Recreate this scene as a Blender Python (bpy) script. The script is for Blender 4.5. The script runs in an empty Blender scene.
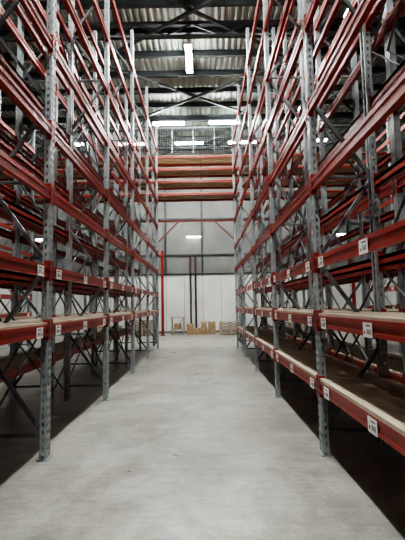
import bpy, math, random
from mathutils import Vector, Matrix
random.seed(4)
scene=bpy.context.scene
try:
    scene.view_settings.look='AgX - High Contrast'
except Exception as e: print(e)
# ---------------- materials ----------------
def new_mat(name):
    m=bpy.data.materials.new(name); m.use_nodes=True
    nt=m.node_tree; return m,nt,nt.nodes['Principled BSDF']
def noise_mat(name,c1,c2,scale=5,rough=.6,metal=0.0,bump=0.0,detail=6,stretch=None,lo=.35,hi=.65):
    m,nt,b=new_mat(name)
    tc=nt.nodes.new('ShaderNodeTexCoord'); n=nt.nodes.new('ShaderNodeTexNoise'); r=nt.nodes.new('ShaderNodeValToRGB')
    n.inputs['Scale'].default_value=scale; n.inputs['Detail'].default_value=detail
    src=tc.outputs['Object']
    if stretch:
        mp=nt.nodes.new('ShaderNodeMapping'); mp.inputs['Scale'].default_value=stretch
        nt.links.new(src,mp.inputs[0]); src=mp.outputs[0]
    nt.links.new(src,n.inputs['Vector'])
    r.color_ramp.elements[0].position=lo; r.color_ramp.elements[1].position=hi
    r.color_ramp.elements[0].color=(*c1,1); r.color_ramp.elements[1].color=(*c2,1)
    nt.links.new(n.outputs['Fac'],r.inputs[0]); nt.links.new(r.outputs[0],b.inputs['Base Color'])
    b.inputs['Roughness'].default_value=rough; b.inputs['Metallic'].default_value=metal
    if bump:
        bp=nt.nodes.new('ShaderNodeBump'); bp.inputs['Strength'].default_value=bump; bp.inputs['Distance'].default_value=.01
        nt.links.new(n.outputs['Fac'],bp.inputs['Height']); nt.links.new(bp.outputs[0],b.inputs['Normal'])
    return m
RED=noise_mat('red_paint',(.27,.028,.021),(.34,.038,.029),4,.38)
GALV=noise_mat('galvanised_steel',(.29,.32,.335),(.40,.43,.44),10,.42,.3,0,5)
BRACE=noise_mat('brace_steel',(.11,.12,.125),(.19,.20,.205),9,.5,.4)
WOOD=noise_mat('plywood_deck',(.29,.235,.175),(.44,.37,.285),4,.7,0,0,6,(6,1,1))
PALE=noise_mat('pale_timber',(.38,.32,.245),(.53,.46,.365),6,.7,0,0,6,(1,.4,6))
BOARD=noise_mat('weathered_board',(.24,.175,.11),(.36,.27,.18),3,.75,0,0,6,(1,5,1))
WHITE=noise_mat('white_label',(.75,.75,.74),(.82,.82,.80),10,.5)
INK=noise_mat('label_ink',(.03,.03,.035),(.05,.05,.05),10,.6)
CEIL=noise_mat('corrugated_roof_sheet',(.28,.305,.275),(.39,.42,.38),.8,.5,.3)
DARK=noise_mat('dark_roof_steel',(.035,.041,.045),(.06,.067,.07),2,.5,.2)
WALLW=noise_mat('white_wall_panel',(.60,.60,.585),(.72,.72,.70),.7,.7)
WALLG=noise_mat('grey_wall_panel',(.15,.15,.145),(.21,.21,.20),.6,.75)
CARD=noise_mat('cardboard',(.28,.19,.11),(.36,.25,.15),4,.8)
PIPE=noise_mat('brown_pipe',(.06,.035,.03),(.09,.05,.04),5,.5)
WIRE=noise_mat('mesh_wire',(.30,.32,.32),(.38,.40,.40),5,.5,.4)
# concrete floor
def floor_mat():
    m,nt,b=new_mat('concrete_floor'); N=nt.nodes; L=nt.links
    tc=N.new('ShaderNodeTexCoord')
    def noise(s,d,dist=0,st=None,rough=.6):
        n=N.new('ShaderNodeTexNoise'); n.inputs['Scale'].default_value=s; n.inputs['Detail'].default_value=d; n.inputs['Distortion'].default_value=dist; n.inputs['Roughness'].default_value=rough
        if st:
            mp=N.new('ShaderNodeMapping'); mp.inputs['Scale'].default_value=st; mp.inputs['Rotation'].default_value=(0,0,.3)
            L.new(tc.outputs['Object'],mp.inputs[0]); L.new(mp.outputs[0],n.inputs['Vector'])
        else: L.new(tc.outputs['Object'],n.inputs['Vector'])
        return n
    def ramp(n,lo,hi,c0,c1):
        r=N.new('ShaderNodeValToRGB'); r.color_ramp.elements[0].position=lo; r.color_ramp.elements[1].position=hi
        r.color_ramp.elements[0].color=(*c0,1); r.color_ramp.elements[1].color=(*c1,1); L.new(n,r.inputs[0]); return r.outputs[0]
    def mul(a,c):
        k=N.new('ShaderNodeMix'); k.data_type='RGBA'; k.blend_type='MULTIPLY'; k.inputs[0].default_value=1
        L.new(a,k.inputs[6]); L.new(c,k.inputs[7]); return k.outputs[2]
    n1=noise(1.3,7,1.2,None,.62); n2=noise(6,12,.6,None,.75); n3=noise(45,6,0,None,.8); n4=noise(2.2,12,.3,(1,7,1),.7); n6=noise(1.7,6,2.0); n7=noise(.6,5,1.5,None,.55)
    col=ramp(n1.outputs['Fac'],.38,.62,(.315,.308,.278),(.43,.42,.385))
    col=mul(col,ramp(n7.outputs['Fac'],.40,.54,(.84,.835,.82),(1,1,1)))
    col=mul(col,ramp(n2.outputs['Fac'],.38,.56,(.83,.83,.82),(1,1,1)))
    col=mul(col,ramp(n3.outputs['Fac'],.36,.55,(.74,.74,.73),(1,1,1)))
    col=mul(col,ramp(n4.outputs['Fac'],.38,.5,(.86,.86,.85),(1,1,1)))
    ab=N.new('ShaderNodeMath'); ab.operation='SUBTRACT'; ab.inputs[1].default_value=.5; L.new(n6.outputs['Fac'],ab.inputs[0])
    ac=N.new('ShaderNodeMath'); ac.operation='ABSOLUTE'; L.new(ab.outputs[0],ac.inputs[0])
    col=mul(col,ramp(ac.outputs[0],.0,.008,(.84,.83,.82),(1,1,1)))
    L.new(col,b.inputs['Base Color'])
    L.new(ramp(n7.outputs['Fac'],.3,.7,(.26,.26,.26),(.42,.42,.42)),b.inputs['Roughness'])
    bp=N.new('ShaderNodeBump'); bp.inputs['Strength'].default_value=.2; bp.inputs['Distance'].default_value=.006
    L.new(n2.outputs['Fac'],bp.inputs['Height']); L.new(bp.outputs[0],b.inputs['Normal'])
    return m
FLOOR=floor_mat()
def emis(name,col,s):
    m,nt,b=new_mat(name); b.inputs['Base Color'].default_value=(.9,.9,.9,1)
    b.inputs['Emission Color'].default_value=(*col,1); b.inputs['Emission Strength'].default_value=s; return m
TUBE=emis('led_tube',(.96,1,.97),390)
TUBE2=emis('led_tube_side_aisle',(.96,1,.97),95)

# ---------------- mesh builder ----------------
class MB:
    def __init__(s): s.v=[]; s.f=[]; s.m=[]; s.mats=[]
    def mi(s,mat):
        if mat not in s.mats: s.mats.append(mat)
        return s.mats.index(mat)
    def quad(s,pts,mat):
        b=len(s.v); s.v+= [tuple(p) for p in pts]; s.f.append(tuple(range(b,b+len(pts)))); s.m.append(s.mi(mat))
    def box(s,x0,x1,y0,y1,z0,z1,mat):
        if x0>x1:x0,x1=x1,x0
        if y0>y1:y0,y1=y1,y0
        b=len(s.v)
        s.v+=[(x0,y0,z0),(x1,y0,z0),(x1,y1,z0),(x0,y1,z0),(x0,y0,z1),(x1,y0,z1),(x1,y1,z1),(x0,y1,z1)]
        for f in ((0,3,2,1),(4,5,6,7),(0,1,5,4),(1,2,6,5),(2,3,7,6),(3,0,4,7)):
            s.f.append(tuple(b+i for i in f)); s.m.append(s.mi(mat))
    def strut(s,p,q,w,h,mat):
        p=Vector(p);q=Vector(q);d=(q-p).normalized()
        ref=Vector((0,1,0)) if abs(d.y)<.9 else Vector((0,0,1))
        a=d.cross(ref).normalized()*w/2; c=d.cross(a).normalized()*h/2
        b=len(s.v)
        for o in (p,q):
            s.v+=[tuple(o-a-c),tuple(o+a-c),tuple(o+a+c),tuple(o-a+c)]
        for f in ((0,3,2,1),(4,5,6,7),(0,1,5,4),(1,2,6,5),(2,3,7,6),(3,0,4,7)):
            s.f.append(tuple(b+i for i in f)); s.m.append(s.mi(mat))
    def cyl(s,p,q,r,mat,n=12):
        p=Vector(p);q=Vector(q);d=(q-p).normalized()
        ref=Vector((0,1,0)) if abs(d.y)<.9 else Vector((0,0,1))
        a=d.cross(ref).normalized()*r; c=d.cross(a).normalized()*r
        b=len(s.v)
        for o in (p,q):
            for i in range(n):
                t=2*math.pi*i/n; s.v.append(tuple(o+a*math.cos(t)+c*math.sin(t)))
        k=s.mi(mat)
        for i in range(n):
            j=(i+1)%n; s.f.append((b+i,b+j,b+n+j,b+n+i)); s.m.append(k)
        s.f.append(tuple(b+i for i in range(n))[::-1]); s.m.append(k)
        s.f.append(tuple(b+n+i for i in range(n))); s.m.append(k)
    def mesh(s,name):
        me=bpy.data.meshes.new(name); me.from_pydata(s.v,[],s.f)
        for m in s.mats: me.materials.append(m)
        me.polygons.foreach_set('material_index',s.m); me.update(); return me
def obj(name,me,parent=None,loc=(0,0,0)):
    o=bpy.data.objects.new(name,me); o.location=loc; scene.collection.objects.link(o)
    if parent: o.parent=parent
    return o
def empty(name,loc=(0,0,0)):
    return obj(name,None,None,loc)

# ---------------- rack rows ----------------
FR=[4.6+2.8*i for i in range(-3,5)]
DEP=.76; TOP=8.95
def upright(b,x,y,s,front,detail=True):
    W=.06; D=.075
    fx=x; bx=x+ (s*D if front else -s*D)
    t=.004*(s if front else -s)
    if detail:
        ys=[-W,-.042,-.018,.018,.042,W]
        z=.02; p=.085
        while z<TOP:
            z1=min(z+p*.5,TOP); z2=min(z+p,TOP)
            for i in (0,2,4): b.quad([(fx,y+ys[i],z),(fx,y+ys[i+1],z),(fx,y+ys[i+1],z1),(fx,y+ys[i],z1)],GALV)
            b.quad([(fx,y-W,z1),(fx,y+W,z1),(fx,y+W,z2),(fx,y-W,z2)],GALV)
            for sy in (-W,W):
                a,c=fx,bx
                m1=a+(c-a)*.36; m2=a+(c-a)*.64
                b.quad([(a,y+sy,z),(m1,y+sy,z),(m1,y+sy,z2),(a,y+sy,z2)],GALV)
                b.quad([(m2,y+sy,z),(c,y+sy,z),(c,y+sy,z2),(m2,y+sy,z2)],GALV)
                b.quad([(m1,y+sy,z1),(m2,y+sy,z1),(m2,y+sy,z2),(m1,y+sy,z2)],GALV)
            z+=p
        b.box(bx,bx-t,y-W,y-W*.45,.02,TOP,GALV); b.box(bx,bx-t,y+W*.45,y+W,.02,TOP,GALV)
    else:
        b.box(fx,fx+t,y-W,y+W,.02,TOP,GALV); b.box(fx,bx,y-W,y-W+.004,.02,TOP,GALV); b.box(fx,bx,y+W-.004,y+W,.02,TOP,GALV)
    b.box(min(fx,bx)-.02,max(fx,bx)+.02,y-.08,y+.08,0,.012,GALV)
    b.cyl((fx+(.03*(1 if bx>fx else -1)),y-.07,0.012),(fx+(.03*(1 if bx>fx else -1)),y-.07,.03),.009,BRACE,6)
def build_row(s,levels,decks,detail,labels):
    up=MB(); be=MB(); br=MB(); dk=MB(); lb=MB()
    for y in FR:
        upright(up,0,y,s,True,detail); upright(up,s*DEP,y,s,False,detail)
        z=.25; k=0
        x0=s*.05; x1=s*(DEP-.05)
        br.strut((x0,y,z),(x1,y,z),.035,.035,BRACE)
        while z+.95<TOP:
            a,c=(x0,x1) if k%2==0 else (x1,x0)
            br.strut((a,y,z),(c,y,z+.92),.04,.035,BRACE)
            if k%3==2: br.strut((c,y,z+.95),(a,y,z+.95),.03,.03,BRACE)
            z+=.95; k+=1
    H=.125
    for i in range(len(FR)-1):
        ya=FR[i]+.062; yb=FR[i+1]-.062
        for z in levels:
            for side in (0,1):
                fx=-s*.004 if side==0 else s*(DEP+.004)
                d=s if side==0 else -s
                be.box(fx+d*.008,fx+d*.05,ya,yb,z-H/2,z+H/2,RED)
                be.box(fx,fx+d*.05,ya,yb,z+.022,z+H/2+.001,RED)
                be.box(fx,fx+d*.05,ya,yb,z-H/2-.001,z-.030,RED)
                for yy,e in ((ya,-1),(yb,1)):
                    be.box(fx-d*.004,fx+d*.055,yy,yy+e*-.006,z-.11,z+.12,RED)
                    be.box(fx-d*.006,fx-d*.001,yy-e*.006,yy+e*.045,z-.11,z+.12,RED)
                    for hz in (-.07,.0,.07):
                        be.box(fx-d*.009,fx-d*.005,yy+e*.016,yy+e*.034,z+hz-.012,z+hz+.012,BRACE)
        for z,kind in decks:
            zt=z+H/2
            if kind=='ply':
                n=3; w=(yb-ya+.1)/n
                for j in range(n):
                    dk.box(s*.045,s*(DEP-.01),ya-.05+w*j+.006,ya-.05+w*(j+1)-.006,zt+.002,zt+.020,WOOD)
                dk.box(-s*.004,s*.043,ya,yb,zt+.002,zt+.034,PALE)
            else:
                n=6; w=(DEP)/n
                for j in range(n):
                    dk.box(s*(w*j+.004),s*(w*(j+1)-.004),ya,yb,zt+.002,zt+.026,PALE if j==0 else WOOD)
        for z in labels:
            for off in (.25,1.35,2.5):
                y=FR[i]+off; x=-s*.006; zc=z-.012
                lb.box(x,x-s*.003,y-.085,y+.085,zc-.06,zc+.055,WHITE)
                for j in range(7):
                    yy=y-.06+j*.011
                    lb.box(x-s*.003,x-s*.0035,yy,yy+(.004 if j%2 else .006),zc-.035,zc+.005,INK)
                lb.box(x-s*.003,x-s*.0035,y-.055,y+.03,zc+.026,zc+.036,INK)
                lb.box(x-s*.003,x-s*.0035,y+.04,y+.065,zc-.035,zc-.01,RED)
        xr=s*(DEP+.012)
        for (za,zb) in ((.2,2.0),(2.2,4.6),(4.6,7.0)):
            if (i+int(za))%2==0 or za<1:
                br.strut((xr,FR[i]+.05,za),(xr,FR[i+1]-.05,zb),.03,.006,BRACE)
                br.strut((xr+s*.008,FR[i]+.05,zb),(xr+s*.008,FR[i+1]-.05,za),.03,.006,BRACE)
    return [(n,b.mesh(n)) for n,b in (('uprights',up),('load_beams',be),('frame_bracing',br),('shelf_decks',dk),('bin_labels',lb)) if b.v]
LL=[1.40,2.06,2.95,3.70,4.75,5.75,6.8,7.9]
LR=[.73,1.45,2.1,3.0,3.92,4.95,5.95,6.95,8.0]
def place(parts,x):
    e=empty('pallet_rack',(x,0,0))
    for n,m in parts: obj(n,m,e)
XL=-1.73; XR=1.27
rl=build_row(-1,LL,[(1.40,'plank')],True,[2.06,1.40])
rr=build_row(1,LR,[(.73,'ply'),(1.45,'plank')],True,[2.1,1.45,.73])
rl2=build_row(1,[.73]+LL,[(.73,'ply'),(1.40,'plank')],False,[2.06])
rr2=build_row(-1,LR,[(.73,'ply'),(1.45,'plank')],False,[2.1])
place(rl,XL); place(rr,XR)
g=.22
place(rl2,XL-2*DEP-g); place(rr2,XR+2*DEP+g)
place(rl,XL-2*DEP-g-3.2); place(rr,XR+2*DEP+g+3.2)

# ---------------- shell ----------------
X0,X1,Y0,Y1,ZC=-11.0,11.0,-7.0,24.2,11.2
def shell(name,fn):
    b=MB(); fn(b); return obj(name,b.mesh(name))
shell('floor',lambda b:b.box(X0-.3,X1+.3,Y0-.3,Y1+.3,-.2,0,FLOOR))
def backwall(b):
    b.box(X0,X1,Y1,Y1+.25,0,3.5,WALLW)
    b.box(X0,X1,Y1,Y1+.25,3.5,ZC,WALLG)
shell('wall_back',backwall)
def seams(b):
    for i in range(-10,11): b.box(i*1.1-.012,i*1.1+.012,Y1-.008,Y1,0.0,3.45,WALLG)
    b.box(X0,X1,Y1-.05,Y1,3.46,3.55,DARK)
    b.box(X0,X1,Y1-.02,Y1,0,.15,WALLG)
    for i in range(-5,6): b.box(i*2.2-.06,i*2.2+.06,Y1-.1,Y1,3.55,ZC-.3,DARK)
    for z in (4.6,6.8,8.4): b.box(X0,X1,Y1-.06,Y1,z,z+.10,DARK)
shell('trim_1',seams)
def sidew(x0,x1):
    def f(b):
        b.box(x0,x1,Y0,Y1,0,3.6,WALLW); b.box(x0,x1,Y0,Y1,3.6,ZC,WALLG)
    return f
shell('wall_left',sidew(X0-.25,X0)); shell('wall_right',sidew(X1,X1+.25))
shell('wall_front',lambda b:(b.box(X0,X1,Y0-.25,Y0,0,3.6,WALLW),b.box(X0,X1,Y0-.25,Y0,3.6,ZC,WALLG)))
def ceil(b):
    x=X0-.3; p=.22; h=.06
    while x<X1+.3:
        pr=[(x,0),(x+.08,0),(x+.11,h),(x+.19,h),(x+p,0)]
        for (a,za),(c,zc) in zip(pr[:-1],pr[1:]):
            b.quad([(a,Y0-.3,ZC+za),(a,Y1+.3,ZC+za),(c,Y1+.3,ZC+zc),(c,Y0-.3,ZC+zc)],CEIL)
        x+=p
    b.quad([(X0-.3,Y0-.3,ZC+.12),(X1+.3,Y0-.3,ZC+.12),(X1+.3,Y1+.3,ZC+.12),(X0-.3,Y1+.3,ZC+.12)],CEIL)
shell('ceiling',ceil)
def purl(b):
    y=-6.3; k=0
    while y<24:
        h=.22
        b.box(X0,X1,y-.06,y+.06,ZC-.02,ZC-.002,DARK); b.box(X0,X1,y-.008,y+.008,ZC-h,ZC-.02,DARK); b.box(X0,X1,y-.06,y+.06,ZC-h-.02,ZC-h,DARK)
        y+=1.3; k+=1
    for y in (-4.3,2.1,8.6,12.6,15.6,19.6,22.0):
        zt=ZC-.32
        zb=ZC-.72 if y>12 else ZC-1.0
        b.box(X0,X1,y-.07,y+.07,zt-.04,zt+.06,DARK)
        if y<14 or y>21:
            b.box(X0,X1,y-.06,y+.06,zb-.08,zb,DARK)
            x=X0; k=0
            while x<X1-.2:
                b.strut((x,y,zb if k%2 else zt),(x+.9,y,zt if k%2 else zb),.05,.05,DARK); x+=.9; k+=1
    for i in range(-1,5):
        ya=i*5.2-1.2; yb=ya+5.2
        for xa,xb in ((-3.9,3.4),(3.4,8.2),(-8.6,-3.9)):
            b.strut((xa,ya,ZC-.42),(xb,yb,ZC-.42),.09,.09,DARK); b.strut((xb,ya,ZC-.52),(xa,yb,ZC-.52),.09,.09,DARK)
shell('roof_steelwork',purl)

# ---------------- lamps ----------------
def lamp_mesh(along,L=1.55,T=TUBE):
    b=MB()
    def bx(l0,l1,w0,w1,z0,z1,m):
        if along=='y': b.box(w0,w1,l0,l1,z0,z1,m)
        else: b.box(l0,l1,w0,w1,z0,z1,m)
    bx(-L/2,L/2,-.10,.10,0,.05,WHITE)
    for w in (-.072,.0,.072):
        p=(w,-L/2+.03,-.033) if along=='y' else (-L/2+.03,w,-.033)
        q=(w,L/2-.03,-.033) if along=='y' else (L/2-.03,w,-.033)
        b.cyl(p,q,.032,T,10)
    for e in (-1,1):
        bx(e*L/2,e*(L/2-.03),-.12,.12,-.07,0,WHITE)
    for l in (-L/2+.2,L/2-.2):
        p=(0,l,.05) if along=='y' else (l,0,.05)
        b.cyl(p,(p[0],p[1],ZC-10.45-.01),.008,DARK,6)
    return b.mesh('lamp_'+along)
LY=lamp_mesh('y',1.75); LX=lamp_mesh('x'); LS=lamp_mesh('y',1.55,TUBE2); LX2=lamp_mesh('x',1.55,TUBE2)
for y in (-4.5,.5,5.2,9.6,14.0): obj('ceiling_lamp',LY,None,(-.36,y,10.6))
for p in ((-1.5,18.9),(1.2,18.9)): obj('ceiling_lamp',LX,None,(p[0],p[1],10.45))
for p in ((-.6,21.1),(-3.6,21.1),(2.25,21.1),(6,21),(-7,21)): obj('ceiling_lamp',LX2,None,(p[0],p[1],10.35))
for x in (-5.0,4.6):
    for y in (-3,4,11,17): obj('ceiling_lamp',LS,None,(x,y,10.45))
wb=MB(); wb.box(-.45,.45,-.06,0,.02,.08,WHITE); wb.cyl((-.42,-.04,0),(.42,-.04,0),.022,emis('led_batten',(1,.98,.93),60),10)
wb.box(-.45,-.42,-.07,0,-.03,.08,WHITE); wb.box(.42,.45,-.07,0,-.03,.08,WHITE)
wm=wb.mesh('wall_lamp')
for x in (-.5,-9.6,8.3): obj('wall_lamp',wm,None,(x,Y1-.002,5.75))

# ---------------- overhead bridge rack across the end ----------------
br=empty('overhead_bridge_rack',(0,0,0))
b=MB(); d=MB(); w=MB(); u=MB()
YA,YB=16.8,17.8
for k,z in enumerate((6.33,6.88,7.42,7.95)):
    for y in (YA,YB):
        b.box(-10.6,10.6,y-.025,y+.025,z-.05,z+.05,RED)
    for j in range(5):
        y0=YA+.03+j*.2
        n=8
        for i in range(n):
            x0=-10.6+i*21.2/n
            d.box(x0+.01,x0+21.2/n-.01,y0,y0+.13,z+.052,z+.10,PALE if j==0 else BOARD)
for x in (-10.5,-7.6,-4.9,-2.05,1.6,4.4,7.2,10.4):
    for y in (YA+.085,YB-.085):
        u.box(x-.05,x+.05,y-.055,y+.055,0,.012,GALV)
        u.box(x-.05,x+.05,y-.05,y-.046,.01,9.3,GALV); u.box(x-.05,x-.046,y-.05,y+.05,.01,9.3,GALV); u.box(x+.046,x+.05,y-.05,y+.05,.01,9.3,GALV)
    z=.3;k=0
    while z<8.8:
        a,c=(YA+.1,YB-.1) if k%2 else (YB-.1,YA+.1)
        u.strut((x,a,z),(x,c,z+.9),.03,.03,BRACE); z+=.9;k+=1
b.box(-10.5,10.5,YB-.03,YB+.03,5.35,5.42,RED)
for x in (-4.9,-2.05,1.6,4.4):
    b.strut((x,YB,4.35),(x+1.0,YB,5.35),.05,.05,RED); b.strut((x,YB,4.35),(x-1.0,YB,5.35),.05,.05,RED)
x=-10.5
while x<10.5: w.cyl((x,YA,8.1),(x,YA,9.25),.005,WIRE,4); x+=.1
z=8.1
while z<9.26: w.cyl((-10.5,YA,z),(10.5,YA,z),.005,WIRE,4); z+=.1
w.box(-10.5,10.5,YA-.02,YA+.02,9.23,9.27,WIRE)
for x in (-1.2,-.3,.6): w.box(x-.02,x+.02,YA-.02,YA+.02,8.08,9.25,WIRE)
for n,m in (('load_beams',b),('decks',d),('guard_mesh',w),('uprights',u)): obj(n,m.mesh(n),br)

# ---------------- red columns by the far wall ----------------
def column():
    b=MB(); b.box(-.07,.07,-.1,-.085,0.02,4.7,RED); b.box(-.07,.07,.085,.1,.02,4.7,RED); b.box(-.008,.008,-.085,.085,.02,4.7,RED)
    b.box(-.15,.15,-.15,.15,0,.02,DARK); b.box(-.10,.10,-.13,.13,4.7,4.72,RED)
    return b.mesh('steel_column')
cm=column()
for x in (-2.25,-7.4,3.3,8.4): obj('steel_column',cm,None,(x,22.6,0))
for x in (-.72,-.42):
    b=MB(); b.cyl((0,0,0),(0,0,4.55),.055,PIPE,14)
    for z in (.4,1.8,3.2,4.4): b.cyl((0,0,z),(0,0,z+.06),.07,PIPE,14); b.box(-.02,.02,0,.12,z+.01,z+.05,PIPE)
    obj('downpipe',b.mesh('downpipe'),None,(x,Y1-.16,0))
def pallet(b,z=0):
    for i in range(7): b.box(-.6+i*.177,-.6+i*.177+.13,-.4,.4,z+.122,z+.144,PALE)
    for y in (-.4,-.05,.3):
        b.box(-.6,.6,y,y+.1,z+.1,z+.122,WOOD); b.box(-.6,.6,y,y+.1,z,z+.022,WOOD)
        for x in (-.6,-.07,.46): b.box(x,x+.14,y,y+.1,z+.022,z+.1,WOOD)
def carton(b,x,y,z,w,dd,h,m=None):
    b.box(x-w/2,x+w/2,y-dd/2,y+dd/2,z,z+h,m or CARD)
    b.box(x-.03,x+.03,y-dd/2-.002,y+dd/2+.002,z+h-.1,z+h+.002,PALE)
for px,py,n in ((1.5,22.7,5),(-3.4,22.9,6),(4.9,22.8,6),(6.4,22.8,4),(-5.2,22.9,4)):
    b=MB()
    for k in range(n): pallet(b,k*.146)
    obj('wooden_pallet_stack',b.mesh('wooden_pallet_stack'),None,(px,py,0))
b=MB()
for (x,z,wd,h) in ((-.4,0,.4,.38),(.05,0,.42,.7),(-.4,.38,.3,.32)): carton(b,x,0,z,wd,.5,h)
obj('cardboard_boxes',b.mesh('cardboard_boxes'),None,(.42,23.2,0))
b=MB()
carton(b,-.2,0,0,.4,.5,.6); carton(b,.2,0,0,.36,.5,.35)
obj('cardboard_boxes',b.mesh('cardboard_boxes'),None,(-.55,23.2,0))
b=MB()
for x in (-.35,.31):
    for y in (-.25,.21): b.box(x,x+.05,y,y+.05,0,.95,WOOD)
b.box(-.42,.42,-.3,.3,.95,.99,WOOD); b.box(-.35,.36,-.25,.26,.3,.33,WOOD); b.strut((-.33,-.26,.05),(.33,-.26,.93),.05,.02,WOOD)
carton(b,0,0,.33,.4,.35,.3)
obj('wooden_workbench',b.mesh('wooden_workbench'),None,(-1.45,23.1,0))

# ---------------- world & camera ----------------
w=bpy.data.worlds.new('world'); scene.world=w; w.use_nodes=True
w.node_tree.nodes['Background'].inputs[0].default_value=(.6,.65,.7,1); w.node_tree.nodes['Background'].inputs[1].default_value=.1
cam=bpy.data.cameras.new('camera'); co=bpy.data.objects.new('camera',cam); scene.collection.objects.link(co)
cam.sensor_fit='VERTICAL'; cam.sensor_height=36; cam.lens=27
co.matrix_world=Matrix.Translation((0,0,1.65))@Matrix.Rotation(math.radians(90+4.94),4,'X')@Matrix.Rotation(math.radians(-1),4,'Z')
scene.camera=co
